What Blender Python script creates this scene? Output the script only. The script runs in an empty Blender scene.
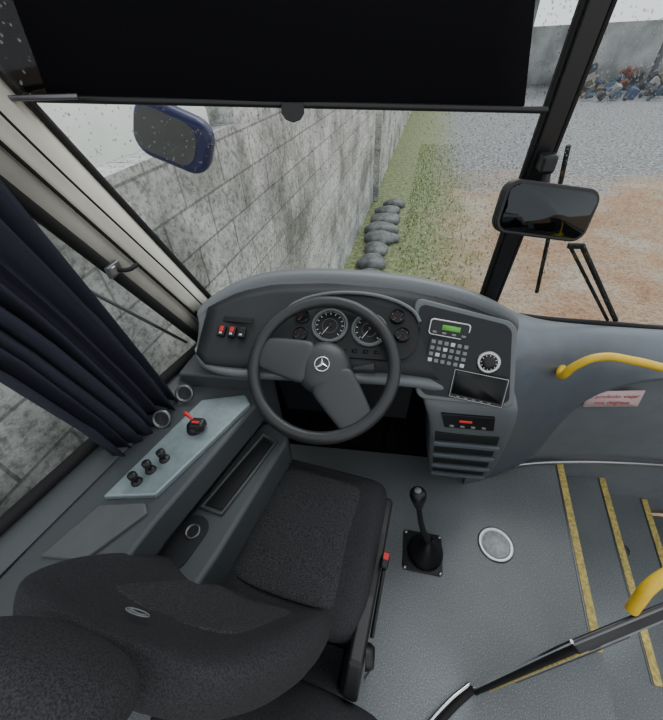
import bpy, bmesh, math, random
from mathutils import Vector, Matrix
random.seed(4)
V=Vector
C=bpy.context.collection
# ------------------------------------------------------------ materials
def mat(name,col,rough=0.6,metal=0.0,noise=0.0,nscale=200,bump=0.0,bscale=300,spec=0.5,col2=None,trans=0.0,emit=None,es=0):
    m=bpy.data.materials.new(name); m.use_nodes=True
    nt=m.node_tree; b=nt.nodes["Principled BSDF"]
    b.inputs["Base Color"].default_value=(*col,1); b.inputs["Roughness"].default_value=rough
    b.inputs["Metallic"].default_value=metal; b.inputs["Specular IOR Level"].default_value=spec
    if trans: b.inputs["Transmission Weight"].default_value=trans
    if emit: b.inputs["Emission Color"].default_value=(*emit,1); b.inputs["Emission Strength"].default_value=es
    tc=nt.nodes.new("ShaderNodeTexCoord")
    if noise or col2:
        n=nt.nodes.new("ShaderNodeTexNoise"); n.inputs["Scale"].default_value=nscale; n.inputs["Detail"].default_value=3
        nt.links.new(tc.outputs["Object"],n.inputs["Vector"])
        r=nt.nodes.new("ShaderNodeValToRGB"); r.color_ramp.elements[0].position=0.38; r.color_ramp.elements[1].position=0.62
        c2=col2 if col2 else tuple(min(1,c*(1+noise)) for c in col)
        c1=col if col2 else tuple(c*(1-noise) for c in col)
        r.color_ramp.elements[0].color=(*c1,1); r.color_ramp.elements[1].color=(*c2,1)
        nt.links.new(n.outputs[0],r.inputs[0]); nt.links.new(r.outputs[0],b.inputs["Base Color"])
    if bump:
        n2=nt.nodes.new("ShaderNodeTexNoise"); n2.inputs["Scale"].default_value=bscale; n2.inputs["Detail"].default_value=2
        nt.links.new(tc.outputs["Object"],n2.inputs["Vector"])
        bp=nt.nodes.new("ShaderNodeBump"); bp.inputs["Strength"].default_value=bump; bp.inputs["Distance"].default_value=0.002
        nt.links.new(n2.outputs[0],bp.inputs["Height"]); nt.links.new(bp.outputs[0],b.inputs["Normal"])
    return m
def glass(name,tint=(1,1,1),refl=0.06):
    m=bpy.data.materials.new(name); m.use_nodes=True; nt=m.node_tree; nt.nodes.clear()
    o=nt.nodes.new("ShaderNodeOutputMaterial"); mx=nt.nodes.new("ShaderNodeMixShader")
    t=nt.nodes.new("ShaderNodeBsdfTransparent"); t.inputs[0].default_value=(*tint,1)
    g=nt.nodes.new("ShaderNodeBsdfGlossy"); g.inputs["Roughness"].default_value=0.03
    mx.inputs[0].default_value=refl
    nt.links.new(t.outputs[0],mx.inputs[1]); nt.links.new(g.outputs[0],mx.inputs[2]); nt.links.new(mx.outputs[0],o.inputs[0])
    return m
M=dict(
 bezel=mat("dash_grey_plastic",(0.125,0.136,0.143),0.42,bump=.15,noise=.06,nscale=400),
 face=mat("dash_dark_face",(0.018,0.020,0.022),0.5,bump=.1,spec=.3),
 rdash=mat("dash_bluegrey_moulding",(0.122,0.141,0.162),0.34,noise=.05,nscale=15,bump=.1),
 rlow=mat("dash_lower_moulding",(0.21,0.23,0.25),0.42,noise=.05,nscale=15,bump=.1),
 black=mat("black_plastic",(0.011,0.011,0.012),0.38,bump=.05,spec=.4),
 wheel=mat("wheel_rubber",(0.022,0.023,0.025),0.40,bump=.2,bscale=500),
 hub=mat("wheel_hub_plastic",(0.034,0.036,0.039),0.42,bump=.2,bscale=500),
 rubber=mat("black_rubber",(0.010,0.010,0.010),0.7,spec=.3),
 footshade=mat("footwell_shade_black",(0.007,0.007,0.007),0.95,spec=.1),  # near-black that paints in the shade under the dash
 fabric=mat("seat_fabric",(0.033,0.033,0.036),0.95,noise=.35,nscale=450,bump=.8,bscale=600,spec=.2),
 fabric2=mat("seat_centre_fabric",(0.043,0.043,0.046),0.95,noise=.4,nscale=300,bump=.9,bscale=350,spec=.2),
 curtain=mat("curtain_cloth",(0.027,0.029,0.044),0.8,noise=.15,nscale=500,bump=.3,bscale=900,spec=.3),
 blind=mat("blind_cloth",(0.008,0.008,0.011),0.9,spec=.1,bump=.2,bscale=900),
 cream=mat("cream_pillar_trim",(0.70,0.67,0.58),0.5,noise=.06,nscale=8),
 beige=mat("beige_dark_trim",(0.30,0.285,0.245),0.55,noise=.08,nscale=8),
 console=mat("console_grey",(0.060,0.068,0.071),0.42,bump=.15),
 silver=mat("console_silver_panel",(0.25,0.305,0.315),0.30,metal=.3,noise=.06,nscale=60,bump=.1),
 metal=mat("brushed_metal",(0.5,0.5,0.5),0.3,metal=1),
 dmetal=mat("dark_metal",(0.18,0.18,0.19),0.35,metal=.8),
 chrome=mat("chrome",(0.75,0.75,0.77),0.12,metal=1),
 mirror=mat("mirror_glass",(0.045,0.048,0.052),0.06,metal=1),  # dark tint puts the dim cabin reflection into the colour
 yellow=mat("yellow_paint",(0.78,0.50,0.03),0.35,noise=.05,nscale=30),
 ystrip=mat("yellow_strip",(0.66,0.52,0.16),0.6,noise=.25,nscale=90),
 red=mat("red_plastic",(0.55,0.02,0.02),0.4),
 white=mat("white_mark",(0.6,0.6,0.6),0.5),
 pink=mat("sticker_pink",(0.85,0.62,0.62),0.5),
 redtxt=mat("sticker_red",(0.60,0.08,0.08),0.5),
 lcd=mat("lcd_green",(0.05,0.25,0.03),0.4,emit=(0.25,0.7,0.12),es=.25),
 redled=mat("red_led",(0.35,0.02,0.02),0.4,emit=(1,0.05,0.03),es=.3),
 screen=mat("screen_black",(0.006,0.007,0.008),0.35,spec=.3),
 dial=mat("dial_black",(0.008,0.008,0.009),0.35,spec=.3),
 ring=mat("floor_cap_white",(0.50,0.52,0.53),0.45,noise=.15,nscale=60),
 blue=mat("side_mirror_blue",(0.012,0.022,0.10),0.35),
 grey=mat("mid_grey_panel",(0.20,0.21,0.215),0.5,noise=.06,nscale=20),
 dgrey=mat("dark_grey_panel",(0.085,0.09,0.093),0.5,noise=.06,nscale=20),
 leaf=mat("grass_green",(0.17,0.23,0.07),0.8,noise=.4,nscale=6),
 stone=mat("wet_stone",(0.11,0.115,0.118),0.55,noise=.4,nscale=9,bump=.6,bscale=30),
 farwall=mat("far_building",(0.50,0.51,0.51),0.8,noise=.25,nscale=.9),
 whitewall=mat("whitewashed_wall",(0.88,0.90,0.86),0.8,noise=.05,nscale=1.2),
)
def floor_mat():
    m=bpy.data.materials.new("speckled_vinyl"); m.use_nodes=True; nt=m.node_tree; b=nt.nodes["Principled BSDF"]
    tc=nt.nodes.new("ShaderNodeTexCoord")
    n=nt.nodes.new("ShaderNodeTexNoise"); n.inputs["Scale"].default_value=270; n.inputs["Detail"].default_value=2
    r=nt.nodes.new("ShaderNodeValToRGB"); e=r.color_ramp.elements
    e[0].position=.33; e[0].color=(0.110,0.125,0.132,1); e[1].position=.45; e[1].color=(0.185,0.204,0.211,1)
    e2=r.color_ramp.elements.new(.60); e2.color=(0.20,0.22,0.227,1); e3=r.color_ramp.elements.new(.68); e3.color=(0.40,0.42,0.42,1)
    n2=nt.nodes.new("ShaderNodeTexNoise"); n2.inputs["Scale"].default_value=4; n2.inputs["Detail"].default_value=5
    r2=nt.nodes.new("ShaderNodeValToRGB"); r2.color_ramp.elements[0].position=.3; r2.color_ramp.elements[0].color=(.82,.82,.82,1); r2.color_ramp.elements[1].position=.7
    mx=nt.nodes.new("ShaderNodeMix"); mx.data_type='RGBA'; mx.blend_type='MULTIPLY'; mx.inputs[0].default_value=1
    for q in (n,n2): nt.links.new(tc.outputs["Object"],q.inputs["Vector"])
    nt.links.new(n.outputs[0],r.inputs[0]); nt.links.new(n2.outputs[0],r2.inputs[0])
    nt.links.new(r.outputs[0],mx.inputs[6]); nt.links.new(r2.outputs[0],mx.inputs[7]); nt.links.new(mx.outputs[2],b.inputs["Base Color"])
    b.inputs["Roughness"].default_value=.36
    return m
M["floor"]=floor_mat()
def block_mat():
    m=bpy.data.materials.new("wet_concrete_blocks"); m.use_nodes=True; nt=m.node_tree; b=nt.nodes["Principled BSDF"]
    tc=nt.nodes.new("ShaderNodeTexCoord"); sp=nt.nodes.new("ShaderNodeSeparateXYZ"); cb=nt.nodes.new("ShaderNodeCombineXYZ")
    nt.links.new(tc.outputs["Object"],sp.inputs[0]); nt.links.new(sp.outputs[1],cb.inputs[0]); nt.links.new(sp.outputs[2],cb.inputs[1])
    br=nt.nodes.new("ShaderNodeTexBrick"); br.inputs["Scale"].default_value=1; br.inputs["Brick Width"].default_value=.40; br.inputs["Row Height"].default_value=.20
    br.inputs["Mortar Size"].default_value=.008; br.inputs["Mortar Smooth"].default_value=.5
    br.inputs["Color1"].default_value=(.70,.70,.69,1); br.inputs["Color2"].default_value=(.56,.56,.555,1); br.inputs["Mortar"].default_value=(.32,.32,.31,1)
    nt.links.new(cb.outputs[0],br.inputs["Vector"])
    n=nt.nodes.new("ShaderNodeTexNoise"); n.inputs["Scale"].default_value=1.5; n.inputs["Detail"].default_value=8; n.inputs["Roughness"].default_value=.68
    r=nt.nodes.new("ShaderNodeValToRGB"); r.color_ramp.elements[0].position=.38; r.color_ramp.elements[0].color=(.40,.41,.38,1); r.color_ramp.elements[1].position=.58; r.color_ramp.elements[1].color=(1.1,1.1,1.09,1)
    n3=nt.nodes.new("ShaderNodeTexNoise"); n3.inputs["Scale"].default_value=34; n3.inputs["Detail"].default_value=5; n3.inputs["Roughness"].default_value=.7
    r3=nt.nodes.new("ShaderNodeValToRGB"); r3.color_ramp.elements[0].position=.36; r3.color_ramp.elements[0].color=(.50,.50,.50,1); r3.color_ramp.elements[1].position=.55; r3.color_ramp.elements[1].color=(1.08,1.08,1.08,1)
    for q,w in ((n,r),(n3,r3)): nt.links.new(tc.outputs["Object"],q.inputs["Vector"]); nt.links.new(q.outputs[0],w.inputs[0])
    a=nt.nodes.new("ShaderNodeMix"); a.data_type='RGBA'; a.blend_type='MULTIPLY'; a.inputs[0].default_value=1
    c=nt.nodes.new("ShaderNodeMix"); c.data_type='RGBA'; c.blend_type='MULTIPLY'; c.inputs[0].default_value=1
    nt.links.new(br.outputs[0],a.inputs[6]); nt.links.new(r.outputs[0],a.inputs[7]); nt.links.new(a.outputs[2],c.inputs[6]); nt.links.new(r3.outputs[0],c.inputs[7])
    nt.links.new(c.outputs[2],b.inputs["Base Color"]); b.inputs["Roughness"].default_value=.7
    bp=nt.nodes.new("ShaderNodeBump"); bp.inputs["Strength"].default_value=.5; bp.inputs["Distance"].default_value=.01
    nt.links.new(n3.outputs[0],bp.inputs["Height"]); nt.links.new(bp.outputs[0],b.inputs["Normal"])
    return m
M["block"]=block_mat()
def ground_mat():
    m=bpy.data.materials.new("dirt_gravel_ground"); m.use_nodes=True; nt=m.node_tree; b=nt.nodes["Principled BSDF"]
    tc=nt.nodes.new("ShaderNodeTexCoord"); sp=nt.nodes.new("ShaderNodeSeparateXYZ"); nt.links.new(tc.outputs["Object"],sp.inputs[0])
    def N(s,d=5,rg=.6):
        n=nt.nodes.new("ShaderNodeTexNoise"); n.inputs["Scale"].default_value=s; n.inputs["Detail"].default_value=d; n.inputs["Roughness"].default_value=rg
        nt.links.new(tc.outputs["Object"],n.inputs["Vector"]); return n
    def Rp(src,*st):
        r=nt.nodes.new("ShaderNodeValToRGB"); el=r.color_ramp.elements
        while len(el)<len(st): el.new(.5)
        for i,(p,c) in enumerate(st): el[i].position=p; el[i].color=(*c,1)
        nt.links.new(src,r.inputs[0]); return r
    dirt=Rp(N(.8,9,.72).outputs[0],(.34,(.27,.125,.06)),(.45,(.36,.215,.12)),(.55,(.38,.285,.195)),(.68,(.43,.38,.315)))
    grav=Rp(N(11,7,.88).outputs[0],(.42,(.045,.045,.05)),(.5,(.20,.205,.21)),(.58,(.48,.49,.50)))
    nb=N(.35,4)
    ma=nt.nodes.new("ShaderNodeMath"); ma.operation='MULTIPLY_ADD'; ma.inputs[1].default_value=7; nt.links.new(nb.outputs[0],ma.inputs[0]); nt.links.new(sp.outputs[1],ma.inputs[2])
    mr=nt.nodes.new("ShaderNodeMapRange"); mr.inputs[1].default_value=12.4; mr.inputs[2].default_value=13.8; nt.links.new(ma.outputs[0],mr.inputs[0])
    mx=nt.nodes.new("ShaderNodeMix"); mx.data_type='RGBA'; nt.links.new(mr.outputs[0],mx.inputs[0]); nt.links.new(dirt.outputs[0],mx.inputs[6]); nt.links.new(grav.outputs[0],mx.inputs[7])
    gx=nt.nodes.new("ShaderNodeMath"); gx.operation='MULTIPLY_ADD'; gx.inputs[1].default_value=-.0915; nt.links.new(sp.outputs[1],gx.inputs[0]); nt.links.new(sp.outputs[0],gx.inputs[2])
    g2=nt.nodes.new("ShaderNodeMath"); g2.operation='MULTIPLY_ADD'; g2.inputs[1].default_value=3.2; nt.links.new(N(1.6,8,.78).outputs[0],g2.inputs[0]); nt.links.new(gx.outputs[0],g2.inputs[2])
    mg=nt.nodes.new("ShaderNodeMapRange"); mg.inputs[1].default_value=2.75; mg.inputs[2].default_value=1.7; nt.links.new(g2.outputs[0],mg.inputs[0])
    gr=Rp(N(10,7,.85).outputs[0],(.38,(.07,.09,.035)),(.5,(.20,.24,.09)),(.62,(.36,.37,.20)))
    mx2=nt.nodes.new("ShaderNodeMix"); mx2.data_type='RGBA'; nt.links.new(mg.outputs[0],mx2.inputs[0]); nt.links.new(mx.outputs[2],mx2.inputs[6]); nt.links.new(gr.outputs[0],mx2.inputs[7])
    sp2=Rp(N(24,5,.85).outputs[0],(.40,(.48,.48,.48)),(.55,(1.08,1.08,1.08)))
    mx3=nt.nodes.new("ShaderNodeMix"); mx3.data_type='RGBA'; mx3.blend_type='MULTIPLY'; mx3.inputs[0].default_value=1
    nt.links.new(mx2.outputs[2],mx3.inputs[6]); nt.links.new(sp2.outputs[0],mx3.inputs[7])
    nt.links.new(mx3.outputs[2],b.inputs["Base Color"]); b.inputs["Roughness"].default_value=.75
    return m
M["ground"]=ground_mat()
# ------------------------------------------------------------ builders
def empty(name,loc=(0,0,0)):
    o=bpy.data.objects.new(name,None); o.empty_display_size=.05; C.objects.link(o); return o
def fin(o,m,parent=None,bevel=0,sub=0,smooth=True,seg=3,solid=0,mw=None):
    if m is not None: o.data.materials.append(M[m] if isinstance(m,str) else m)
    C.objects.link(o)
    if mw is not None: o.matrix_world=mw
    if parent: o.parent=parent
    if smooth and o.type=='MESH':
        for p in o.data.polygons: p.use_smooth=True
    if solid:
        s=o.modifiers.new("s","SOLIDIFY"); s.thickness=solid; s.offset=-1
    if bevel:
        b=o.modifiers.new("b","BEVEL"); b.width=bevel; b.segments=seg; b.limit_method='ANGLE'; b.angle_limit=math.radians(35); b.harden_normals=True
    if sub:
        s=o.modifiers.new("u","SUBSURF"); s.levels=sub; s.render_levels=sub
    return o
def mesh(name,vs,fs,m,parent=None,**k):
    me=bpy.data.meshes.new(name); me.from_pydata([tuple(v) for v in vs],[],fs); me.update()
    bm=bmesh.new(); bm.from_mesh(me); bmesh.ops.recalc_face_normals(bm,faces=bm.faces); bm.to_mesh(me); bm.free()
    return fin(bpy.data.objects.new(name,me),m,parent,**k)
def box(name,loc,size,m,parent=None,bevel=.004,mw=None,rot=None,**k):
    x,y,z=[s/2 for s in size]
    vs=[(sx*x,sy*y,sz*z) for sx in(-1,1) for sy in(-1,1) for sz in(-1,1)]
    fs=[(0,1,3,2),(4,6,7,5),(0,4,5,1),(2,3,7,6),(0,2,6,4),(1,5,7,3)]
    W=Matrix.Translation(loc)
    if rot: W=W@Matrix.Rotation(rot[2],4,'Z')@Matrix.Rotation(rot[1],4,'Y')@Matrix.Rotation(rot[0],4,'X')
    if mw is not None: W=mw@W
    return mesh(name,vs,fs,m,parent,bevel=bevel,mw=W,**k)
def prism(name,poly,h,m,parent=None,mw=None,bevel=.004,z0=0,**k):
    n=len(poly); vs=[(p[0],p[1],z0) for p in poly]+[(p[0],p[1],z0+h) for p in poly]
    fs=[tuple(range(n-1,-1,-1)),tuple(range(n,2*n))]+[(i,(i+1)%n,n+(i+1)%n,n+i) for i in range(n)]
    return mesh(name,vs,fs,m,parent,mw=mw,bevel=bevel,**k)
def rrect(w,h,r,n=6,cx=0,cy=0):
    out=[]
    for (sx,sy,a) in((1,1,0),(-1,1,90),(-1,-1,180),(1,-1,270)):
        for i in range(n+1):
            t=math.radians(a+90*i/n); out.append((cx+sx*(w/2-r)+r*math.cos(t),cy+sy*(h/2-r)+r*math.sin(t)))
    return out
def lathe(name,prof,m,parent=None,mw=None,n=40,**k):
    vs=[];fs=[]
    for (r,z) in prof:
        for i in range(n):
            a=2*math.pi*i/n; vs.append((r*math.cos(a),r*math.sin(a),z))
    for j in range(len(prof)-1):
        for i in range(n): fs.append((j*n+i,j*n+(i+1)%n,(j+1)*n+(i+1)%n,(j+1)*n+i))
    return mesh(name,vs,fs,m,parent,mw=mw,**k)
def tube(name,pts,r,m,parent=None,cyc=False,smoothc=True,mw=None,rad=None):
    cu=bpy.data.curves.new(name,"CURVE"); cu.dimensions='3D'; cu.bevel_depth=r; cu.bevel_resolution=5; cu.use_fill_caps=True; cu.resolution_u=10
    s=cu.splines.new('BEZIER' if smoothc else 'POLY')
    if smoothc:
        s.bezier_points.add(len(pts)-1)
        for i,p in enumerate(pts):
            s.bezier_points[i].co=p; s.bezier_points[i].handle_left_type='AUTO'; s.bezier_points[i].handle_right_type='AUTO'
            if rad: s.bezier_points[i].radius=rad[i]
    else:
        s.points.add(len(pts)-1)
        for i,p in enumerate(pts):
            s.points[i].co=(*p,1)
            if rad: s.points[i].radius=rad[i]
    s.use_cyclic_u=cyc
    cu.materials.append(M[m]); o=bpy.data.objects.new(name,cu); C.objects.link(o)
    if mw is not None: o.matrix_world=mw
    if parent: o.parent=parent
    return o
def loft(name,rows,m,parent=None,close=False,**k):
    nr=len(rows);nc=len(rows[0]); vs=[p for r in rows for p in r]; fs=[]
    for j in range(nr-1):
        for i in range(nc if close else nc-1):
            fs.append((j*nc+i,j*nc+(i+1)%nc,(j+1)*nc+(i+1)%nc,(j+1)*nc+i))
    if close: fs.append(tuple(range(nc-1,-1,-1))); fs.append(tuple((nr-1)*nc+i for i in range(nc)))
    return mesh(name,vs,fs,m,parent,**k)
def frame(o,x,y):
    x=V(x).normalized(); y=V(y); y=(y-x*y.dot(x)).normalized(); z=x.cross(y)
    w=Matrix((x,y,z)).transposed().to_4x4(); w.translation=V(o); return w
def T(x,y,z=0): return Matrix.Translation((x,y,z))
def lerp(a,b,t): return a+(b-a)*t
def plin(tab,x):
    if x<=tab[0][0]: return tab[0][1]
    for (a,va),(b,vb) in zip(tab,tab[1:]):
        if x<=b: return lerp(va,vb,(x-a)/(b-a))
    return tab[-1][1]

# ------------------------------------------------------------ exterior
g=mesh("ground",[(-40,-6,-1.1),(60,-6,-1.1),(60,70,-1.1),(-40,70,-1.1)],[(0,1,2,3)],"ground")
def wx(y): return -.61+.0915*(y-5.19)
w=empty("concrete_block_wall")
for nm,y0,y1,zt in(("low_run",-4,2.25,1.24),("tall_run",2.25,34,2.6)):
    vs=[(wx(y0),y0,-1.1),(wx(y1),y1,-1.1),(wx(y1)-.15,y1,-1.1),(wx(y0)-.15,y0,-1.1)]
    vs+=[(a,b,zt) for a,b,_ in vs]
    mesh(nm,vs,[(0,1,2,3),(4,5,6,7),(0,1,5,4),(1,2,6,5),(2,3,7,6),(3,0,4,7)],"block",w,smooth=False)
box("pier",(wx(8.4)+.04,8.4,.7),(.14,.3,3.6),"block",w,bevel=.01)
nb_=empty("neighbour_building")
mesh("yard_slab",[(-6.3,-6,-1.06),(wx(-6)-.2,-6,-1.06),(wx(34)-.2,34,-1.06),(-6.3,34,-1.06)],[(0,1,2,3)],"whitewall",nb_,smooth=False)
box("facade",(-6.5,6,1.2),(.3,40,4.6),"whitewall",nb_,bevel=0)
box("eave",(-6.2,6,3.5),(.9,40,.12),"grey",nb_,bevel=0)
st=empty("stone_row")
for i in range(8):
    y=4.75+i*.46; s=random.uniform(.85,1.15)
    bm=bmesh.new(); bmesh.ops.create_icosphere(bm,subdivisions=3,radius=1)
    for v in bm.verts:
        n=v.co.copy(); k=1+.12*math.sin(3*n.x+i)+.1*math.cos(4*n.y+2*i)
        v.co=V((n.x*.27*k*s,n.y*.23*k*s,n.z*.10*k*s))
    me=bpy.data.meshes.new("stone"); bm.to_mesh(me); bm.free()
    o=fin(bpy.data.objects.new("stone_%d"%i,me),"stone",st,mw=Matrix.Translation((wx(y)+.42+random.uniform(-.03,.08),y,-1.05)))
vs=[];fs=[]
for i in range(3200):
    y=random.uniform(4.6,14); x=wx(y)+.80+abs(random.gauss(0,.70))
    h=random.uniform(.02,.07); a=random.uniform(0,6.28); dx,dy=math.cos(a)*.008,math.sin(a)*.008
    b=random.uniform(-.04,.04); c=random.uniform(-.04,.04); k=len(vs)
    vs+=[(x-dx,y-dy,-1.1),(x+dx,y+dy,-1.1),(x+b,y+c,-1.1+h)]; fs.append((k,k+1,k+2))
mesh("grass_tufts",vs,fs,"leaf",smooth=False)
fb=empty("background_building")
box("wall_panel",(16,33,.4),(28,.4,3.0),"farwall",fb,bevel=0)
box("roof_sheet",(16,31.5,4.2),(30,5,.15),"grey",fb,bevel=0)
for i in range(7): box("post_%d"%i,(4+i*4,31,1.5),(.25,.25,5.3),"grey",fb,bevel=0)
sc=empty("scrap_pile")
cols=[(.05,.08,.16),(.18,.06,.045),(.3,.3,.29),(.03,.03,.03),(.05,.09,.13),(.15,.13,.10),(.06,.06,.07),(.03,.04,.07)]
for i in range(8): mat("scrap_%d"%i,cols[i],.8)
for i in range(230):
    m_=bpy.data.materials["scrap_%d"%(i%8)]
    s=random.uniform(.14,.45)
    box("piece_%d"%i,(random.uniform(9.5,21),random.uniform(23,29),-1.1+s*.4+random.uniform(0,1.2)*random.random()),(s,s*random.uniform(.4,1),s*random.uniform(.6,1.6)),m_,sc,bevel=.04,seg=1,rot=(random.random(),random.random(),random.random()*3))

# ------------------------------------------------------------ floor and stairwell
def ex(y): return .76+.147*y
mesh("floor",[(-1.0,-.9,0),(ex(-.9),-.9,0),(ex(1.25),1.25,0),(-.7,1.25,0),(-1.0,-.9,-.04),(ex(-.9),-.9,-.04),(ex(1.25),1.25,-.04),(-.7,1.25,-.04)],
     [(0,1,2,3),(7,6,5,4),(0,4,5,1),(1,5,6,2),(2,6,7,3),(3,7,4,0)],"floor",smooth=False)
es=empty("entry_steps")
def e2(y): return 1.03+.167*y
def e3(y): return 1.30+.20*y
def tread(nm,fa,fb_,z,m="floor"):
    y0,y1=-.3,1.17
    mesh(nm,[(fa(y0),y0,z),(fb_(y0),y0,z),(fb_(y1),y1,z),(fa(y1),y1,z)],[(0,1,2,3)],m,es,smooth=False)
def riser(nm,f,z0,z1):
    y0,y1=-.3,1.17
    mesh(nm,[(f(y0),y0,z0),(f(y1),y1,z0),(f(y1),y1,z1),(f(y0),y0,z1)],[(0,1,2,3)],"grey",es,smooth=False)
tread("tread_1",ex,e2,-.2); tread("tread_2",e2,e3,-.4); tread("tread_3",e3,lambda y:1.95,-.6)
riser("riser_1",ex,-.2,0); riser("riser_2",e2,-.4,-.2); riser("riser_3",e3,-.6,-.4)
for i,(f,z,a,b) in enumerate(((ex,.0,.33,1.06),(e2,-.2,.30,1.13),(e3,-.4,.40,1.15))):
    prism("nosing_metal_%d"%i,[(f(a)-.030,a),(f(a)+.006,a),(f(b)+.006,b),(f(b)-.030,b)],.003,"dmetal",es,bevel=0,z0=z,smooth=False)
    prism("nosing_%d"%i,[(f(a)-.024,a),(f(a)+.004,a),(f(b)+.004,b),(f(b)-.024,b)],.003,"ystrip",es,bevel=0,z0=z+.003,smooth=False)
lathe("drain_cap",[(0,.004),(.02,.006),(.028,.004),(.03,0)],"dmetal",es,mw=T(1.29,.86,-.4))
mesh("wall_right",[(1.95,-.3,-.6),(1.95,1.25,-.6),(1.95,1.25,.70),(1.95,-.3,.70)],[(0,1,2,3)],"grey",smooth=False,solid=.03)
mesh("wall_front",[(-.66,1.29,-.6),(-.2,1.34,-.6),(.5,1.34,-.6),(1.2,1.34,-.6),(1.97,1.32,-.6),(-.66,1.29,.64),(-.2,1.34,.64),(.5,1.34,.64),(1.2,1.34,.64),(1.97,1.32,.64)],
     [(i,i+1,i+6,i+5) for i in range(4)],"black",smooth=False,solid=.02)
def lx(y): return -.875+.29*y
mesh("wall_left",[(lx(-.9)-.03,-.9,-.05),(lx(1.0)-.03,1.0,-.05),(lx(1.0)-.03,1.0,.74),(lx(-.9)-.03,-.9,.74)],[(0,1,2,3)],"console",smooth=False,solid=.03)
fr=empty("floor_hatch_cap")
lathe("rim",[(.052,0),(.066,.001),(.070,.005),(.066,.007),(.056,.006),(.052,.004)],"metal",fr,mw=T(.53,.64,0))
lathe("cap_disc",[(0,.005),(.053,.005),(.055,0)],"ring",fr,mw=T(.53,.64,0))
# ------------------------------------------------------------ windshield & windows
bot=[(-.58,1.03,.80),(-.4,1.15,.80),(-.15,1.23,.79),(.2,1.27,.77),(.54,1.25,.72),(1.0,1.24,.70),(1.5,1.18,.70),(1.93,1.05,.70)]
top=[(-.83,.52,2.0),(-.55,.83,2.0),(-.25,1.0,2.0),(.1,1.1,2.0),(.28,1.1,2.0),(1.0,1.12,2.0),(1.5,1.08,2.0),(1.93,.95,2.0)]
M["glass"]=glass("window_glass",(.95,.98,.97),.03)
rows=[[V(b).lerp(V(t),k/4) for b,t in zip(bot,top)] for k in range(5)]
wn1=loft("window_1",rows,"glass")
def gp(x,k):
    for (a,b),(c,d) in zip(zip(bot,top),list(zip(bot,top))[1:]):
        A=V(a).lerp(V(b),k); B=V(c).lerp(V(d),k)
        if A.x<=x<=B.x: return A.lerp(B,(x-A.x)/(B.x-A.x))
    return None
ws=empty("trim_1")
tube("lower_gasket",[V(b)+V((0,-.005,-.005)) for b in bot],.014,"rubber",ws)
tube("edge_gasket",[V(bot[0]),V((-.72,.75,1.52)),V(top[0])],.011,"rubber",ws,smoothc=False)
pl=empty("windshield_pillar")
A=V((.53,1.22,.70)); B=V((.345,1.085,1.66)); D=(B-A); Bx=A+D*1.4
for nm,wd,off,mm,dp in(("core",.045,0,"black",.03),("lip_left",.012,-.030,"rubber",.02),("lip_right",.012,.030,"rubber",.02)):
    W=frame(A.lerp(Bx,.5)+V((off,0,0)),(1,0,0),D); box(nm,(0,0,0),(wd,(Bx-A).length,dp),mm,pl,bevel=.005,mw=W)
ap=empty("trim_2")
Wb=V((-.585,1.02,.82)); Wt=V((-.72,.735,1.525)); Sb=V((-.615,.885,.79)); St=V((-.705,.585,1.40))
Wt2=Wb+(Wt-Wb)*1.7; St2=Sb+(St-Sb)*1.75
def strip(nm,a,b,c,d,m,par,n=6,bul=.0):
    rows=[]
    for j in range(9):
        t=j/8; p=a.lerp(b,t); q=d.lerp(c,t)
        nrm=(b-a).cross(q-p).normalized()
        if nrm.x<0: nrm=-nrm
        rows.append([p.lerp(q,i/n)+nrm*bul*math.sin(math.pi*i/n) for i in range(n+1)])
    return loft(nm,rows,m,par,solid=.012)
mid_b=Wb.lerp(Sb,.62); mid_t=Wt2.lerp(St2,.62)
strip("cream_cover",Wb,Wt2,mid_t,mid_b,"cream",ap,bul=.018)
strip("beige_cover",mid_b,mid_t,St2,Sb,"beige",ap,bul=.012)
tube("seam",[mid_b+V((.012,-.004,0)),mid_t+V((.012,-.004,0))],.004,"rubber",ap,smoothc=False)
tube("cable",[Wb.lerp(Wt2,k)*.60+Sb.lerp(St2,k)*.40+V((.035+.006*math.sin(9*k),-.01,0)) for k in (.05,.2,.35,.5,.65,.8)],.0025,"rubber",ap)
la=empty("window_latch")
lp=Sb.lerp(St2,.345).lerp(mid_b.lerp(mid_t,.345),.2)+V((.020,-.018,0))
box("plate",lp,(.012,.045,.03),"dmetal",la,bevel=.003); box("catch",lp+V((.008,-.012,.004)),(.012,.014,.02),"metal",la,bevel=.002); tube("lever",[lp+V((.01,0,0)),lp+V((.025,.01,-.006)),lp+V((.03,.045,-.010))],.0055,"rubber",la)
lathe("screw",[(0,.004),(.006,.004),(.007,0)],"rubber",la,mw=frame(mid_b.lerp(mid_t,.10)+V((.02,0,0)),(0,1,0),(0,0,1)))
def sp_(y,z,o=0): return V((lx(y)+o,y,z))
sw=[sp_(.88,.79),sp_(.585,1.40),sp_(.33,1.93),sp_(-.9,1.93),sp_(-.9,.79)]
mesh("window_2",sw,[(0,1,2,3,4)],M["glass"],smooth=False)
wf=empty("trim_3")
tube("frame_bottom",[sp_(-.9,.785,.008),sp_(.90,.785,.008)],.016,"rubber",wf,smoothc=False)
tube("frame_front",[sp_(.88,.79,.008),sp_(.585,1.40,.008),sp_(.33,1.93,.008)],.014,"rubber",wf,smoothc=False)
tube("sliding_rail",[sp_(.84,.82,-.012),sp_(.30,1.70,-.012)],.005,"metal",wf,smoothc=False)
mesh("sill_cap",[sp_(-.9,.775,.0),sp_(.95,.775,.0),sp_(.95,.74,.07),sp_(-.9,.74,.07)],[(0,1,2,3)],"console",wf,smooth=False,solid=.01)
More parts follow.
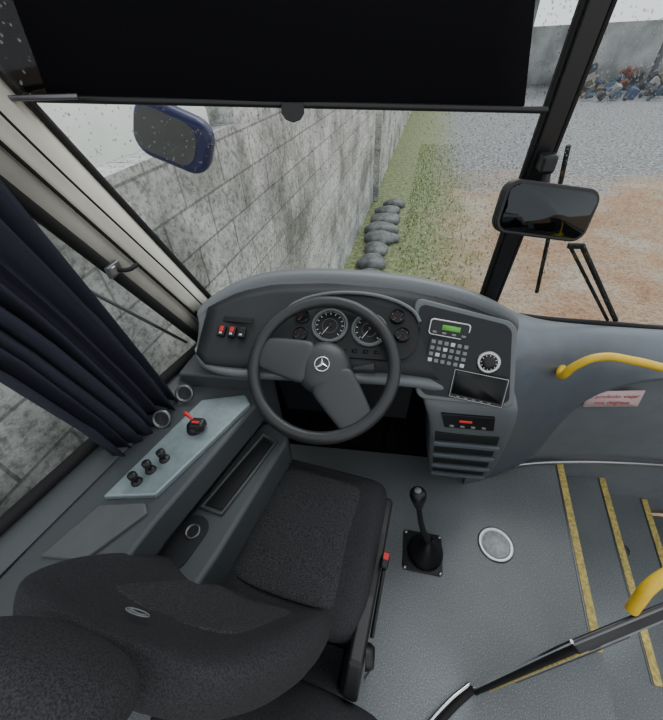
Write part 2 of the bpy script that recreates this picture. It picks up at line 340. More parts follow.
# ------------------------------------------------------------ roller blind
rb=empty("roller_blind")
brr=V((.345,1.03,1.42)); bl=V((-.76,.76,1.497)); bl=bl+(bl-brr)*.06
fl=bl; frt=V((.292,1.02,1.424))
N=14; rows=[]
for j in range(2):
    row=[]
    for i in range(N+1):
        t=i/N; p=fl.lerp(frt,t)
        if j: p=p+V((-.17,-.10,.75))
        row.append(p+V((0,.004*math.sin(t*9),0)))
    rows.append(row)
loft("cloth",rows,"blind",rb,solid=.003)
tube("bottom_bar",[bl,brr],.007,"black",rb,smoothc=False)
tube("guide_rod",[V((-.74,.70,1.50)),V((-.60,.76,1.495))],.005,"dmetal",rb,smoothc=False)
pt=fl.lerp(frt,.55)
prism("pull_tab",[(-.024,.012),(.024,.012),(.024,-.006),(.016,-.018),(0,-.023),(-.016,-.018),(-.024,-.006)],.006,"black",rb,mw=frame(pt+V((0,-.01,-.008)),(frt-fl),(0,0,1)),bevel=.002)
# ------------------------------------------------------------ curtain
cu=empty("window_curtain")
rows=[]; NZ=16; NF=90
for j in range(NZ+1):
    t=j/NZ; z=lerp(.735,1.95,t)
    yf=plin(((.735,.66),(1.0,.62),(1.376,.556),(1.95,.47)),z); yb=plin(((.735,.43),(.85,.42),(1.15,.36),(1.95,.05)),z)
    row=[]
    for i in range(NF+1):
        s=i/NF; y=lerp(yb,yf,s); amp=.024*(1-.25*t)
        o=.062+amp*math.sin(s*2*math.pi*7.5+1.1*math.sin(3*t))+.010*math.sin(s*31+5*t)
        zz=z+(.018*math.sin(s*9+1)-.03*s if j==0 else 0)
        row.append(V((lx(y)+o,y+.006*math.cos(s*40),zz)))
    rows.append(row)
loft("cloth",rows,"curtain",cu,solid=.003)
tube("curtain_rail",[V((lx(-.6)+.06,-.6,1.95)),V((lx(.5)+.06,.5,1.95))],.01,"metal",cu,smoothc=False)
# ------------------------------------------------------------ side mirror (outside)
sm=empty("side_mirror")
W=frame((-.745,1.36,1.335),(.90,.12,-.42),(.35,0,.93))
prism("housing",rrect(.26,.18,.065,cx=0,cy=0),.07,"blue",sm,mw=W,bevel=.025,seg=4)
prism("mirror_glass",rrect(.20,.135,.05,cx=-.02),.004,"dgrey",sm,mw=W@T(0,0,.07),bevel=.001)
tube("arm",[V((-.76,1.36,1.40)),V((-.74,1.3,1.6)),V((-.72,1.0,1.9))],.012,"black",sm)
rm=empty("rearview_mirror")
mc=V((.415,1.02,1.200)); W=frame(mc,(1,.10,-.15),(.12,.25,1))
prism("housing",rrect(.250,.132,.035),.03,"black",rm,mw=W@T(0,0,-.03),bevel=.012,seg=4)
prism("rim",rrect(.250,.132,.035),.012,"black",rm,mw=W,bevel=.005)
prism("mirror_face",rrect(.232,.114,.028),.003,"mirror",rm,mw=W@T(0,0,.0115),bevel=.0)
tube("stalk",[mc+V((-.01,.035,.02)),mc+V((-.005,.05,.06)),mc+V((-.01,.07,.11))],.010,"black",rm)
box("bracket",mc+V((-.012,.065,.10)),(.038,.05,.045),"black",rm,bevel=.01)
wi=empty("windshield_wiper")
def wp(x,z,off=.05):
    k=(z-.72)/1.28; p=gp(x,max(0,k)); return V((x,p.y+off,z))
tube("blade_upright",[wp(.50,1.31),wp(.60,.80)],.007,"rubber",wi,smoothc=False)
tube("arm_1",[wp(.635,1.00),wp(.90,.69,.04)],.006,"rubber",wi,smoothc=False)
tube("arm_2",[wp(.675,1.00),wp(.93,.69,.04)],.009,"rubber",wi,smoothc=False)
box("arm_joint",wp(.655,1.00),(.055,.015,.018),"rubber",wi,bevel=.004)

# ------------------------------------------------------------ dashboard
da=empty("dashboard")
cols_=[
 (V((-.575,.86,.935)),V((-.555,.74,.865))),
 (V((-.545,.905,.95)),V((-.52,.685,.845))),
 (V((-.466,.975,.975)),V((-.40,.695,.82))),
 (V((-.363,1.026,.98)),V((-.30,.715,.805))),
 (V((-.176,1.05,.98)),V((-.15,.725,.80))),
 (V((.052,1.026,.98)),V((.06,.745,.79))),
 (V((.17,1.005,.97)),V((.17,.765,.76))),
 (V((.27,.975,.96)),V((.27,.77,.73))),
 (V((.35,.915,.955)),V((.36,.765,.72))),
 (V((.393,.875,.94)),V((.415,.76,.72)))]
def colat(x,v):
    a=[c[0].lerp(c[1],v) for c in cols_]
    for p,q in zip(a,a[1:]):
        if p.x<=x<=q.x: return p.lerp(q,(x-p.x)/(q.x-p.x))
    return a[-1]
rows=[]
for tp,bt in cols_:
    dn=(bt-tp).normalized()
    rows.append([V((tp.x*1.0,max(tp.y+.14,1.02),.80)),tp+V((0,.10,-.03)),tp+V((0,.035,.008)),tp+V((0,.0,.012)),tp+dn*.022+V((0,-.004,.004)),
                 tp+dn*.026+V((0,.006,-.01)),bt-dn*.026+V((0,.006,-.01)),bt-dn*.022+V((0,-.004,.004)),bt+V((0,-.003,-.006)),bt+V((0,.03,-.04)),bt+V((0,.2,-.10))])
loft("binnacle_shell",rows,"bezel",da,solid=.006,sub=2)
rows=[]
for x in [(-.545+i*(.94-.006)/26) for i in range(27)]:
    rows.append([colat(x,.10+.80*j/8)+V((0,-.004,.0035)) for j in range(9)])
loft("instrument_face",rows,"face",da,solid=.008)
GF=frame((-.152,.868,.882),(1,0,0),(0,.325,.18))
def gauge(nm,W,r,labels=10):
    lathe(nm+"_rim",[(r*1.1,0),(r*1.12,.006),(r*1.04,.012),(r*.97,.009),(r*.97,.002)],"bezel" if labels>8 else "black",da,mw=W)
    lathe(nm+"_dial",[(0,.004),(r,.004)],"dial",da,mw=W)
    if labels>8:
        lathe(nm+"_dial_ring",[(r*.90,.0046),(r*.915,.0046)],"white",da,mw=W)
        lathe(nm+"_inner_ring",[(r*.45,.0046),(r*.465,.0046)],"grey",da,mw=W)
    for i in range(labels):
        a=math.radians(225-270*i/(labels-1))
        box(nm+"_tick_%d"%i,(0,0,0),(r*.13,r*.04,.001),"white",da,bevel=0,mw=W@T(math.cos(a)*r*.78,math.sin(a)*r*.78,.005)@Matrix.Rotation(a,4,'Z'))
    box(nm+"_needle",(0,0,0),(r*.75,r*.045,.001),"redtxt" if labels<8 else "white",da,bevel=0,mw=W@T(-r*.2,-r*.3,.0065)@Matrix.Rotation(math.radians(236),4,'Z'))
    lathe(nm+"_cap",[(0,.009),(r*.12,.009),(r*.14,.005)],"black",da,mw=W)
gauge("speedometer",GF@T(-.002,.012,.006),.052,13)
gauge("tachometer",GF@T(.122,.005,.006),.050,11)
for i,(x,y) in enumerate(((-.092,.038),(-.092,-.022),(.205,.055),(.222,-.005))): gauge("small_gauge_%d"%i,GF@T(x,y,.008),.021,5)
prism("cluster_surround",rrect(.42,.20,.07,cx=.06,cy=.012),.005,"dial",da,mw=GF@T(0,0,.0),bevel=.002)
hood=[(.06+.215*math.cos(math.radians(a)),.03+.100*math.sin(math.radians(a)),.012) for a in range(5,180,17)]
tube("cluster_hood",hood,.006,"bezel",da,mw=GF)
for i in range(6): box("warning_lamp_%d"%i,(0,0,0),(.016,.01,.002),"dial",da,bevel=0,mw=GF@T(-.02+i*.034,-.066,.006))
SF=frame(colat(-.46,.52)+V((0,-.006,.006)),(1,-.06,0),(.0,.27,.135))
for i,(x,m_) in enumerate(((-.022,"red"),(.012,"red"),(.044,"black"))):
    box("rocker_%d"%i,(x,-.004,.005),(.024,.036,.012),"black",da,bevel=.003,mw=SF)
    box("rocker_cap_%d"%i,(x,.001,.0115),(.014,.018,.004),m_,da,bevel=.002,mw=SF)
    box("rocker_mark_%d"%i,(x,-.013,.0115),(.009,.006,.002),"white",da,bevel=0,mw=SF)
box("blank_plate",(.02,.04,.002),(.10,.018,.004),"dial",da,bevel=.001,mw=SF)
tl,tr,br_,bL=V((.103,.972,.952)),V((.385,.868,.945)),V((.415,.752,.715)),V((.128,.765,.715))
ctr=(tl+tr+br_+bL)/4; PF=frame(ctr+V((0,-.006,.004)),(tr-tl)+(br_-bL),(tl-bL)+(tr-br_))
def pq(u,v,o=0):
    p=tl.lerp(tr,u).lerp(bL.lerp(br_,u),v); return p+PF.to_3x3()@V((0,0,o))
out=rrect(1,1,.10,cx=.5,cy=.5)
vs=[pq(u,v,.012) for u,v in out]+[pq(u,v,-.05) for u,v in out]; n=len(out)
mesh("pod_frame",vs,[tuple(range(n)),tuple(range(2*n-1,n-1,-1))]+[(i,(i+1)%n,n+(i+1)%n,n+i) for i in range(n)],"bezel",da,bevel=.006,smooth=False)
o2=rrect(.90,.90,.09,cx=.5,cy=.5)
vs=[pq(u,v,.0165) for u,v in o2]+[pq(u,v,-.0) for u,v in o2]
mesh("pod_face",vs,[tuple(range(n)),tuple(range(2*n-1,n-1,-1))]+[(i,(i+1)%n,n+(i+1)%n,n+i) for i in range(n)],"face",da,bevel=.002,smooth=False)
def pf(px,py,o=.018):
    p=pq(px,py,o); w=PF.copy(); w.translation=p; return w
W=pf(.36,.24)
prism("tachograph_frame",rrect(.118,.05,.010),.008,"metal",da,mw=W,bevel=.002); prism("tachograph_body",rrect(.110,.043,.008),.010,"black",da,mw=W,bevel=.002)
box("tachograph_lcd",(.005,.003,.011),(.052,.015,.002),"lcd",da,bevel=0,mw=W)
for i in range(4): box("tachograph_key_%d"%i,(-.04+i*.028,-.014,.011),(.012,.006,.003),"grey",da,bevel=.001,mw=W)
W=pf(.34,.49)
prism("keypad_base",rrect(.118,.078,.006),.006,"black",da,mw=W,bevel=.002)
for i in range(6):
    for j in range(4): box("key_%d_%d"%(i,j),(-.047+i*.0188,-.028+j*.0187,.008),(.0125,.0115,.005),"grey" if (i*3+j*2)%5 else "white",da,bevel=.002,mw=W)
W=pf(.74,.50)
lathe("speaker_knob_ring",[(.033,0),(.034,.006),(.028,.010),(.024,.008)],"metal",da,mw=W)
lathe("speaker_knob",[(0,.016),(.012,.016),(.017,.013),(.025,.006),(.026,0)],"black",da,mw=W)
for i in range(12):
    a=i*math.pi/6; box("knob_tick_%d"%i,(0,0,0),(.005,.002,.001),"white",da,bevel=0,mw=W@T(.021*math.cos(a),.021*math.sin(a),.012)@Matrix.Rotation(a,4,'Z'))
W=pf(.64,.80)
prism("display_bezel",rrect(.155,.090,.006),.010,"black",da,mw=W,bevel=.003); prism("display_glass",rrect(.14,.072,.003),.002,"screen",da,mw=W@T(0,.004,.010),bevel=0)
tube("display_trim",[(-.0745,-.042,.010),(.0745,-.042,.010),(.0745,.042,.010),(-.0745,.042,.010)],.0012,"metal",da,cyc=True,smoothc=False,mw=W)
for i in range(5): box("display_button_%d"%i,(-.05+i*.022,-.038,.011),(.01,.004,.002),"grey",da,bevel=0,mw=W)
def ring_(xl,xr,yf,yb,z,r=.02):
    return [V((xl,yb,z)),V((xl,yf+r,z)),V((xl+r*.3,yf+r*.3,z)),V((xl+r,yf,z)),V((lerp(xl,xr,.5),yf-.004,z)),V((xr-r,yf,z)),V((xr-r*.3,yf+r*.3,z)),V((xr,yf+r,z)),V((xr,yb,z))]
LC=((.74,.125,.44,.775),(.68,.155,.45,.755),(.60,.185,.46,.755),(.45,.205,.475,.775),(.28,.225,.485,.795),(.17,.25,.48,.82),(0.0,.30,.47,.93))
loft("lower_console",[ring_(a,b,y,1.22,z) for z,a,b,y in LC],"bezel",da,close=True,sub=1)
def lcp(u,z,o=0):
    xl=plin([(q[0],q[1]) for q in LC[::-1]],z); xr=plin([(q[0],q[2]) for q in LC[::-1]],z); y=plin([(q[0],q[3]) for q in LC[::-1]],z)
    return V((lerp(xl,xr,u),y-o,z))
def slot(nm,u0,u1,z0,z1,m_,o=.004,depth=.01):
    p=[lcp(u0,z0,o),lcp(u1,z0,o),lcp(u1,z1,o),lcp(u0,z1,o)]
    return mesh(nm,p+[q+V((0,depth,0)) for q in p],[(0,1,2,3),(7,6,5,4),(0,4,5,1),(1,5,6,2),(2,6,7,3),(3,7,4,0)],m_,da,bevel=.002,smooth=False)
slot("radio_frame",.18,.74,.600,.665,"black",.008); slot("radio_display",.36,.50,.632,.642,"redled",.010)
for i in range(4): slot("radio_key_%d"%i,.24+i*.12,.29+i*.12,.606,.616,"grey",.010)
for i,z in enumerate((.53,.445,.36,.28)):
    slot("shelf_slot_%d"%i,.08,.84,z-.022,z+.026,"face",.006); slot("shelf_lip_%d"%i,.06,.86,z-.042,z-.022,"rdash",.020)
mesh("footwell_shade_sheet",[(-.52,1.02,.004),(.28,1.02,.004),(.28,1.16,.30),(-.52,1.16,.30),(.28,1.18,.78),(-.52,1.18,.78)],[(0,1,2,3),(3,2,4,5)],"footshade",da,smooth=False)  # dark sheet added as under-dash shade, since the open roof lets sky in
mesh("column_shroud",[(-.36,.86,.76),(.13,.86,.74),(.13,.93,.42),(-.36,.93,.42),(.13,1.12,.40),(-.36,1.12,.40)],[(0,1,2,3),(3,2,4,5)],"face",da,smooth=False,solid=.01)
cow=[(.42,.80,(.43,.90,0)),(.46,.80,(.49,.92,0)),(.50,.78,(.56,.95,.0)),(.54,.765,(.64,.98,.03)),(.59,.75,(.71,1.01,.10)),(.65,.74,(.745,1.03,.22)),(.72,.735,(.77,1.05,.40)),(.82,.73,(.83,1.06,.53)),(1.0,.725,(1.0,1.06,.625)),(1.3,.72,(1.3,1.06,.65)),(1.90,.71,(1.90,1.03,.655))]
rows=[]
for x,zt,lp_ in cow:
    Lp=V(lp_); S=V((x,1.19,zt)); k_=.030 if x>.55 else .01
    Kx=V((lerp(x,Lp.x,.25),lerp(1.2,Lp.y,.45),zt+.006)); 
    K2=V((lerp(x,Lp.x,.45),Lp.y+.025,zt-.025)); K3=V((lerp(x,Lp.x,.7),Lp.y-.01,lerp(zt,Lp.z,.45)))
    Lf=Lp+V((0,-k_,0))
    rows.append([V((x,1.225,zt-.03)),S,Kx,K2,K3,lerp(K3,Lf,.6)+V((0,-.004,0)),Lf+V((0,-.004,.018)),Lf+V((0,.002,.0)),Lf+V((0,.008,-.002)),Lp+V((.0,.030,0))])
loft("right_cowl",rows,"rdash",da,sub=2,solid=.006)
rows=[]
for x in (.56,.62,.68,.74,.8,.88,.98,1.1,1.3,1.6,1.90):
    y=plin(((.56,1.0),(.7,1.045),(.8,1.075),(.9,1.09),(1.93,1.10)),x)
    yb=plin(((.88,y),(1.1,1.17),(1.93,1.19)),x)
    zt=plin(((.56,.2),(.7,.55),(.8,.64),(1.93,.68)),x); zb=0 if x<.89 else -.62
    rows.append([V((x,y+.03,zt)),V((x,y+.015,zt*.7)),V((x,lerp(y,yb,.3)-.002,zt*.35)),V((x,lerp(y,yb,.6)-.01,.03)),V((x,yb,zb))])
loft("right_lower_panel",rows,"rlow",da,sub=1,solid=.006)
tube("floor_pipe",[V((.64,1.0,.012)),V((.72,1.025,.012)),V((.9,1.06,.012)),V((1.2,1.09,.012)),V((1.6,1.10,.012))],.010,"metal",da)
st_=empty("warning_sticker")
SW=frame((.930,1.062,.470),(1,.03,.10),(0,.10,1))
prism("backing",rrect(.195,.085,.004),.002,"pink",st_,mw=SW,bevel=0)
for nm,txt,yy in(("text_line_1","É proibido viajar",.006),("text_line_2","nos degraus",-.026)):
    tcv=bpy.data.curves.new(nm,"FONT"); tcv.body=txt; tcv.size=.026; tcv.align_x='CENTER'; tcv.materials.append(M["redtxt"]); tcv.extrude=.0003
    o=bpy.data.objects.new(nm,tcv); C.objects.link(o); o.matrix_world=SW@T(0,yy,.003); o.parent=st_
hr=empty("handrail")
tube("rail",[V((.665,1.03,.635)),V((.645,.975,.655)),V((.658,.955,.725)),V((.708,.95,.770)),V((.80,.935,.775)),V((.88,.92,.767)),V((1.2,.88,.75)),V((1.5,.90,.72)),V((1.52,1.04,.68))],.0135,"yellow",hr)
lathe("flange_1",[(0,.006),(.020,.006),(.022,0)],"yellow",hr,mw=frame((.668,1.035,.63),(1,0,0),(0,.3,1)))
pe=empty("foot_pedals")
for i,(x,wd) in enumerate(((.09,.05),(-.08,.07),(-.26,.07))):
    box("pad_%d"%i,(x,1.02,.13),(wd,.015,.10),"footshade",pe,bevel=.006,rot=(math.radians(-35),0,0)); tube("arm_%d"%i,[V((x,1.03,.15)),V((x,1.06,.3)),V((x,1.08,.42))],.008,"footshade",pe)  # black pedals, in the same painted footwell shade tone
# ------------------------------------------------------------ steering wheel
sw_=empty("steering_wheel")
al=math.radians(30); WF=frame((-.155,.727,.860),(1,0,0),(0,math.cos(al),math.sin(al)))
R=.205
rimp=[(R*math.cos(a),R*math.sin(a),0) for a in [2*math.pi*i/24 for i in range(24)]]
tube("rim",rimp,.018,"wheel",sw_,cyc=True,mw=WF)
lathe("hub_pad",[(0,.016),(.03,.015),(.055,.010),(.076,-.002),(.084,-.018),(.078,-.05),(0,-.05)],"hub",sw_,mw=WF,n=48,sub=1)
def arm(nm,ang,w0,w1,r1=.20):
    rows=[]
    ca,sa=math.cos(ang),math.sin(ang)
    for t in (0,.25,.5,.75,.9,1):
        r=lerp(.03,r1,t); w=lerp(w0,w1,t**1.5); zz=lerp(.007,-.0,t); th=lerp(.03,.016,t)
        pr=[(-w,zz-th*.3),(-w*.85,zz+.004),(0,zz+.007),(w*.85,zz+.004),(w,zz-th*.3),(w*.85,zz-th),(0,zz-th),(-w*.85,zz-th)]
        rows.append([V((ca*r-sa*a,sa*r+ca*a,b)) for a,b in pr])
    loft(nm,rows,"hub",sw_,close=True,sub=2,mw=WF)
arm("spoke_left",math.radians(170),.072,.048); arm("spoke_right",math.radians(-54),.072,.050)
tube("badge_ring",[(.021*math.cos(a),.021*math.sin(a),.018) for a in [2*math.pi*i/12 for i in range(12)]],.0018,"chrome",sw_,cyc=True,mw=WF)
for i in range(3):
    a=math.radians(90+120*i+6); d=V((math.cos(a),math.sin(a),0)); n_=V((-d.y,d.x,0))
    mesh("badge_ray_%d"%i,[d*.021+V((0,0,.0185)),n_*.0045+V((0,0,.0185)),-n_*.0045+V((0,0,.0185)),V((0,0,.0215)),V((0,0,.015))],[(0,1,3),(0,3,2),(0,2,4),(0,4,1),(1,4,2,3)],"chrome",sw_,mw=WF,smooth=False)
lathe("column",[(.045,-.03),(.05,-.10),(.055,-.25),(.045,-.5)],"black",sw_,mw=WF)
tube("indicator_stalk",[(.03,-.0,-.07),(.10,.015,-.06),(.150,.02,-.05)],.010,"hub",sw_,mw=WF,rad=[.8,1.1,1.7])
tube("wiper_stalk",[(-.03,.03,-.07),(-.09,.05,-.07),(-.13,.055,-.07)],.008,"black",sw_,mw=WF)
# ------------------------------------------------------------ gear lever
gl=empty("gear_lever")
GW=Matrix.Translation((.232,.572,0))@Matrix.Rotation(math.radians(-3),4,'Z')
prism("base_plate",rrect(.155,.155,.012),.008,"black",gl,mw=GW,bevel=.003)
prof=[(.066,.008),(.070,.016),(.064,.026),(.066,.036),(.057,.046),(.058,.056),(.048,.066),(.048,.076),(.039,.086),(.038,.096),(.028,.106),(.024,.118),(.014,.128),(.011,.14)]
lathe("rubber_boot",prof,"black",gl,mw=GW@T(.010,.0,0))
for sx in(-1,1):
    for sy in(-1,1): lathe("bolt_%d_%d"%(sx,sy),[(0,.012),(.006,.012),(.007,.008)],"metal",gl,mw=GW@T(sx*.068,sy*.068,0))
tube("shaft",[V((.240,.572,.12)),V((.210,.575,.20)),V((.183,.59,.31)),V((.172,.602,.37))],.011,"black",gl,rad=[1.4,1,.9,.9])
kd=frame((.170,.606,.385),(1,0,0.15),(.05,.98,-.15))
lathe("knob",[(.013,-.055),(.019,-.035),(.025,-.01),(.030,.008),(.029,.024),(.021,.034),(.008,.038),(0,.039)],"black",gl,mw=kd,sub=1)
lathe("knob_disc",[(0,.0405),(.011,.0395),(.012,.037)],"grey",gl,mw=kd)
# ------------------------------------------------------------ side console left of driver
sc_=empty("side_console")
def quadslab(nm,pts,z,th,m_,par,bevel=.006):
    n=len(pts); vs=[(p[0],p[1],(p[2] if len(p)>2 else z)) for p in pts]+[(p[0],p[1],(p[2] if len(p)>2 else z)-th) for p in pts]
    return mesh(nm,vs,[tuple(range(n)),tuple(range(2*n-1,n-1,-1))]+[(i,(i+1)%n,n+(i+1)%n,n+i) for i in range(n)],m_,par,bevel=bevel,smooth=False)
quadslab("body_top",[(-.80,.0),(-.57,.0),(-.49,.29),(-.36,.66),(-.35,.74),(-.50,.80),(-.63,.80)],.735,.10,"console",sc_,bevel=.012)
quadslab("control_panel",[(-.645,.325),(-.515,.345),(-.372,.655),(-.40,.69),(-.53,.655)],.752,.02,"silver",sc_,bevel=.006)
quadslab("rear_panel",[(-.705,.185),(-.60,.19),(-.515,.305),(-.535,.328),(-.645,.310)],.745,.016,"dgrey",sc_,bevel=.005)
quadslab("inner_skirt",[(-.60,.0),(-.46,.0),(-.37,.27),(-.27,.64),(-.30,.72),(-.38,.70),(-.52,.28)],.60,.50,"console",sc_,bevel=.015)
quadslab("bin_recess",[(-.455,.40),(-.40,.39),(-.315,.62),(-.35,.64)],.604,.01,"black",sc_,bevel=.002)
tube("bin_rim",[V((-.46,.39,.604)),V((-.395,.38,.604)),V((-.305,.625,.604)),V((-.355,.65,.604))],.006,"console",sc_,cyc=True,smoothc=False)
prism("cup_tray",rrect(.075,.14,.035),.004,"face",sc_,mw=T(-.465,.30,.601)@Matrix.Rotation(math.radians(-18),4,'Z'),bevel=.001)
lathe("cup_ring",[(.014,.0),(.017,.006),(.020,.004),(.021,0)],"dmetal",sc_,mw=T(-.455,.325,.604))
for i,(x,y) in enumerate(((-.578,.372),(-.560,.407),(-.540,.442))):
    lathe("toggle_base_%d"%i,[(0,.006),(.012,.006),(.014,0)],"black",sc_,mw=T(x,y,.752)); lathe("toggle_knob_%d"%i,[(.004,.0),(.005,.014),(.011,.020),(.011,.03),(.006,.033),(0,.034)],"black",sc_,mw=T(x,y,.756))
lathe("parking_brake_base",[(0,.02),(.018,.02),(.024,0)],"black",sc_,mw=T(-.50,.545,.752))
box("parking_brake_body",(-.487,.546,.772),(.045,.035,.03),"black",sc_,bevel=.01); tube("parking_brake_lever",[V((-.50,.552,.785)),V((-.518,.562,.79)),V((-.528,.567,.79))],.0055,"red",sc_,rad=[.8,1,1.3])
box("red_tag",(-.487,.542,.788),(.022,.008,.004),"red",sc_,bevel=.001)
for nm,c_ in(("speaker",(-.585,.665,.762)),("socket",(-.615,.57,.752))):
    fw=frame(c_,(.9,.3,.1),(0,.6,.8))
    lathe(nm+"_ring",[(.028,.0),(.028,.008),(.023,.011),(.019,.004)],"dmetal",sc_,mw=fw)
    lathe(nm+"_cone",[(0,.002),(.022,.004)],"black",sc_,mw=fw)
quadslab("front_filler",[(-.63,.72),(-.36,.72),(-.34,.80),(-.50,1.0),(-.60,1.02)],.79,.3,"console",sc_,bevel=.01)
# ------------------------------------------------------------ driver seat
se=empty("driver_seat")
SM=Matrix.Translation((-.185,.435,0))@Matrix.Rotation(math.radians(-9),4,'Z')
def pad(nm,pts_rows,m_,sub=2): return loft(nm,[[SM@p for p in r] for r in pts_rows],m_,se,close=True,sub=sub)
def ringxz(y,w,z0,z1,bol=0.0,dip=0.0,cx=0):
    h=z1-z0
    return [V((cx-w,y,z0+h*.2)),V((cx-w,y,z1-h*.25)),V((cx-w*.86,y,z1+bol)),V((cx-w*.55,y,z1-dip*.5)),V((cx,y,z1-dip)),V((cx+w*.55,y,z1-dip*.5)),V((cx+w*.86,y,z1+bol)),V((cx+w,y,z1-h*.25)),V((cx+w,y,z0+h*.2)),V((cx+w*.7,y,z0)),V((cx-w*.7,y,z0))]
pad("cushion",[ringxz(.215,.17,.40,.43),ringxz(.21,.215,.375,.465,.0,0),ringxz(.16,.23,.365,.487,.004,.004),ringxz(.03,.232,.36,.488,.012,.012),ringxz(-.1,.232,.36,.482,.016,.016),ringxz(-.20,.226,.36,.475,.01,.01),ringxz(-.25,.205,.38,.46)],"fabric")
pad("cushion_centre",[ringxz(.165,.13,.46,.4875,0,0),ringxz(.135,.155,.46,.4915),ringxz(0,.16,.46,.486),ringxz(-.16,.16,.46,.480),ringxz(-.2,.15,.46,.478)],"fabric2")
LN=math.radians(20)
up=V((0,-math.sin(LN),math.cos(LN))); nf=V((0,math.cos(LN),math.sin(LN)))
def bx(h): return V((-.055-.065*max(0,h)/.6,-.21,.47))
def ringb(h,w,th,bol=.03,dx=0):
    f=lambda x,d: bx(h)+up*h+V((x+dx,0,0))+nf*d
    return [f(-w,-.01),f(-w*.97,bol*.7),f(-w*.82,bol),f(-w*.6,.0),f(0,-.008),f(w*.6,.0),f(w*.82,bol),f(w*.97,bol*.7),f(w,-.01),f(w*.8,-th),f(0,-th*1.1),f(-w*.8,-th)]
pad("backrest",[ringb(-.02,.17,.08,.0),ringb(.02,.205,.10,.02),ringb(.10,.235,.11,.040),ringb(.22,.25,.11,.048),ringb(.36,.25,.10,.038),ringb(.46,.225,.09,.016),ringb(.515,.18,.07,.0),ringb(.53,.12,.05,-.01)],"fabric")
pad("backrest_centre",[ringb(.05,.12,.03,.006),ringb(.08,.14,.03,.007),ringb(.26,.150,.03,.007),ringb(.36,.145,.03,.006),ringb(.39,.12,.03,.004)],"fabric2")
def ringh(h,w,th):
    o=[]
    for i in range(12):
        a=2*math.pi*i/12; c,s=math.cos(a),math.sin(a)
        o.append(bx(h)+up*h+V((.015+math.copysign(abs(c)**.7,c)*w,0,0))+nf*(math.copysign(abs(s)**.8,s)*th-.040))
    return o
pad("headrest",[ringh(.545,.08,.03),ringh(.555,.105,.042),ringh(.60,.12,.050),ringh(.645,.118,.048),ringh(.68,.10,.038),ringh(.69,.07,.022)],"fabric")
for sx in(-1,1): 
    a_=bx(.48)+up*.48+V((sx*.05,0,0))-nf*.045; b_=bx(.60)+up*.60+V((sx*.05,0,0))-nf*.055
    tube("headrest_post_%d"%sx,[SM@a_,SM@b_],.006,"metal",se,smoothc=False)
bc=SM@(bx(.455)+up*.460+nf*.008)
BW=frame(bc,SM.to_3x3()@V((1,0,0)),SM.to_3x3()@up)
tube("badge_ring",[(.020*math.cos(a),.012*math.sin(a),.001) for a in [2*math.pi*i/12 for i in range(12)]],.0010,"grey",se,cyc=True,mw=BW)
for s in(-1,1): tube("badge_curve_%d"%s,[(-.015,s*.003,.001),(0,s*.001,.002),(.015,s*.003,.001)],.0008,"grey",se,mw=BW)
loft("suspension_bellows",[[SM@V((sx*(.16+.012*(k%2)),sy*(.17+.012*(k%2)),.05+k*.035)) for sx,sy in((-1,-1),(1,-1),(1,1),(-1,1))] for k in range(10)],"rubber",se,close=True,smooth=False)
box("floor_mount",(0,0,.025),(.36,.38,.05),"black",se,bevel=.008,mw=SM)
loft("side_cover",[[SM@V((x,y,z)) for y,z in((.17,.44),(.05,.45),(-.12,.44),(-.27,.47),(-.33,.40),(-.32,.25),(-.1,.22),(.1,.30))] for x in(.205,.244)],"black",se,close=True,bevel=.01,smooth=False)
box("slide_rail",(.20,-.08,.10),(.04,.44,.20),"rubber",se,bevel=.01,mw=SM)
lathe("recline_knob",[(0,.022),(.022,.022),(.028,.012),(.03,0)],"black",se,mw=frame(SM@V((.245,-.24,.40)),(0,1,0),(0,0,1)))
tube("seam_front",[SM@V((x,.170,.489)) for x in(-.14,-.05,.05,.14)],.0020,"rubber",se)
box("buckle_body",(.252,-.03,.455),(.02,.035,.07),"black",se,bevel=.006,mw=SM,rot=(math.radians(15),0,0)); box("buckle_release",(.252,-.028,.492),(.016,.018,.009),"red",se,bevel=.003,mw=SM,rot=(math.radians(15),0,0))
tube("buckle_stem",[SM@V((.252,-.04,.42)),SM@V((.252,-.12,.35)),SM@V((.252,-.18,.30))],.006,"black",se)
pad("rear_cover",[ringxz(-.62,.18,.26,.40,cx=.05),ringxz(-.56,.26,.24,.45,cx=.05),ringxz(-.44,.29,.22,.46,cx=.06),ringxz(-.36,.28,.22,.42,cx=.06),ringxz(-.32,.24,.24,.36,cx=.06)],"fabric")
box("rear_mount",(.05,-.45,.11),(.40,.20,.22),"rubber",se,bevel=.01,mw=SM)
cb=empty("wall_cable")
tube("cable",[V((.03,.16,.0)),V((.045,.18,.12)),V((.03,.19,.28)),V((.02,.20,.33)),V((0,.19,.33))],.004,"grey",cb)
# ------------------------------------------------------------ partition behind the driver / step well
pa=empty("partition_panel")
P0=V((.372,.180,0)); P1=V((1.25,.56,0)); dd=(P1-P0).normalized()
PW=frame(P0,dd,(0,0,1)); L=(P1-P0).length
prism("skin",[(0.01,0),(L,0),(L,.72),(.03,.72),(.01,.70)],.016,"dgrey",pa,mw=PW,bevel=.003)
prism("inset",[(.075,.05),(L-.05,.05),(L-.05,.66),(.095,.66),(.075,.63)],.006,"grey",pa,mw=PW@T(0,0,.016),bevel=.003)
prism("inset_recess",[(.11,.08),(.20,.08),(.20,.60),(.125,.60),(.11,.57)],.003,"dgrey",pa,mw=PW@T(0,0,.022),bevel=.001)
box("cap",(L/2+.01,.726,.008),(L,.010,.022),"black",pa,bevel=.004,mw=PW)
box("cap_metal",(L/2+.01,.7305,.004),(L,.002,.005),"dmetal",pa,bevel=0,mw=PW)
tube("edge_seal",[(.004,0,.01),(.004,.35,.01),(.004,.68,.01),(.02,.726,.01)],.0065,"rubber",pa,mw=PW)
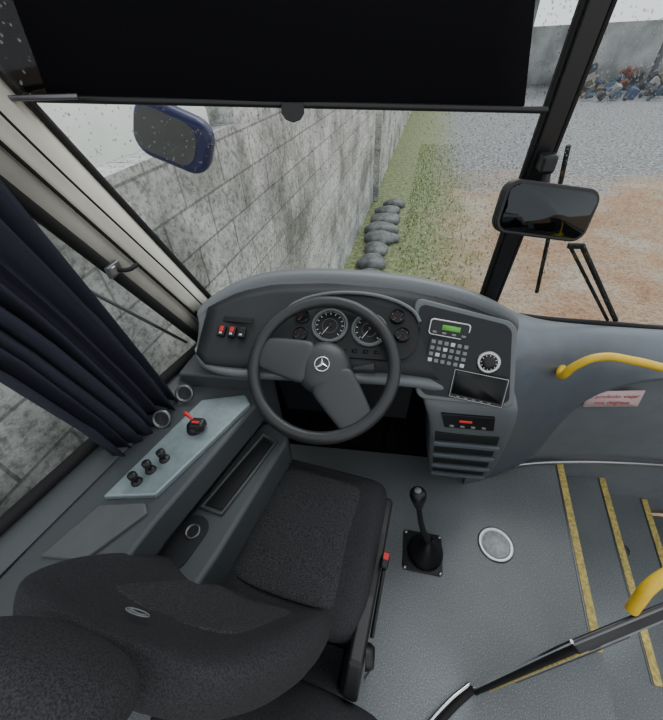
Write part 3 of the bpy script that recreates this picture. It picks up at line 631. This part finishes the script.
tube("edge_metal",[(-.006,0,.0),(-.006,.35,.0),(-.006,.68,.0),(.01,.732,.0)],.0035,"chrome",pa,mw=PW)
box("yellow_edge",(.052,.34,.018),(.018,.66,.004),"ystrip",pa,bevel=.001,mw=PW)
fs_=empty("trim_4")
tube("threshold_seal",[V((.372,.18,.006)),V((.30,.125,.006)),V((.22,.05,.006)),V((.15,-.05,.006)),V((.10,-.2,.006))],.010,"rubber",fs_)
tube("threshold_metal",[V((.36,.19,.006)),V((.29,.14,.006)),V((.205,.06,.006)),V((.135,-.045,.006)),V((.085,-.2,.006))],.007,"chrome",fs_)
gpq=empty("grab_pole")
tube("pole",[V((.510,.250,.73)),V((.508,.258,.77)),V((.512,.268,.80)),V((.532,.282,.822)),V((.58,.305,.83)),V((.7,.36,.83)),V((.95,.46,.83))],.0115,"yellow",gpq)
# ------------------------------------------------------------ rain drops on the glass
dv=[];df=[]
def drop(c,ax,ay,nz,r):
    k=len(dv); n=6
    dv.append(c+nz*r*.5)
    for i in range(n):
        a=2*math.pi*i/n; dv.append(c+(ax*math.cos(a)+ay*math.sin(a)*1.3)*r)
    for i in range(n): df.append((k,k+1+i,k+1+(i+1)%n))
cnt=0
while cnt<10500:
    x=random.uniform(-.78,1.3) if cnt%3 else random.uniform(.1,1.2); k=random.uniform(0,.80)**.65
    if k>.85: continue
    p=gp(x,k); q=gp(x,min(1,k+.02)); p2=gp(x+.02,k); cnt+=1
    if not(p and q and p2): continue
    ay=(q-p).normalized(); ax=(p2-p).normalized(); nz=ax.cross(ay)
    if nz.y<0: nz=-nz
    drop(p+nz*.002,ax,ay,nz,random.uniform(.0009,.0022)*(1+.3*k))
M["drop"]=mat("rain_water",(.30,.32,.34),.05,spec=.9); M["drop"].node_tree.nodes["Principled BSDF"].inputs["Alpha"].default_value=.5
mesh("raindrops",dv,df,"drop",wn1,smooth=True)
# ------------------------------------------------------------ light, world, camera
wd=bpy.data.worlds.new("World"); bpy.context.scene.world=wd; wd.use_nodes=True; nt=wd.node_tree; bg=nt.nodes["Background"]
bg.inputs[0].default_value=(.92,.96,1.0,1); bg.inputs[1].default_value=1.25
su=bpy.data.lights.new("overcast_sun","SUN"); su.energy=1.5; su.angle=math.radians(40); so=bpy.data.objects.new("overcast_sun",su); so.rotation_euler=(math.radians(-38),math.radians(10),0); C.objects.link(so)
th,yaw,roll=math.radians(42),math.radians(10),math.radians(-3)
h=V((-math.sin(yaw),math.cos(yaw),0)); r=V((math.cos(yaw),math.sin(yaw),0)); z=V((0,0,1))
F=h*math.cos(th)-z*math.sin(th); U=h*math.sin(th)+z*math.cos(th)
Rr=r*math.cos(roll)+U*math.sin(roll); Ur=U*math.cos(roll)-r*math.sin(roll)
cd=bpy.data.cameras.new("camera"); cd.sensor_fit='HORIZONTAL'; cd.sensor_width=36; cd.lens=350/663*36; cd.clip_start=.02
co=bpy.data.objects.new("camera",cd); w=Matrix((Rr,Ur,-F)).transposed().to_4x4(); w.translation=V((0,0,1.55)); co.matrix_world=w
C.objects.link(co); bpy.context.scene.camera=co
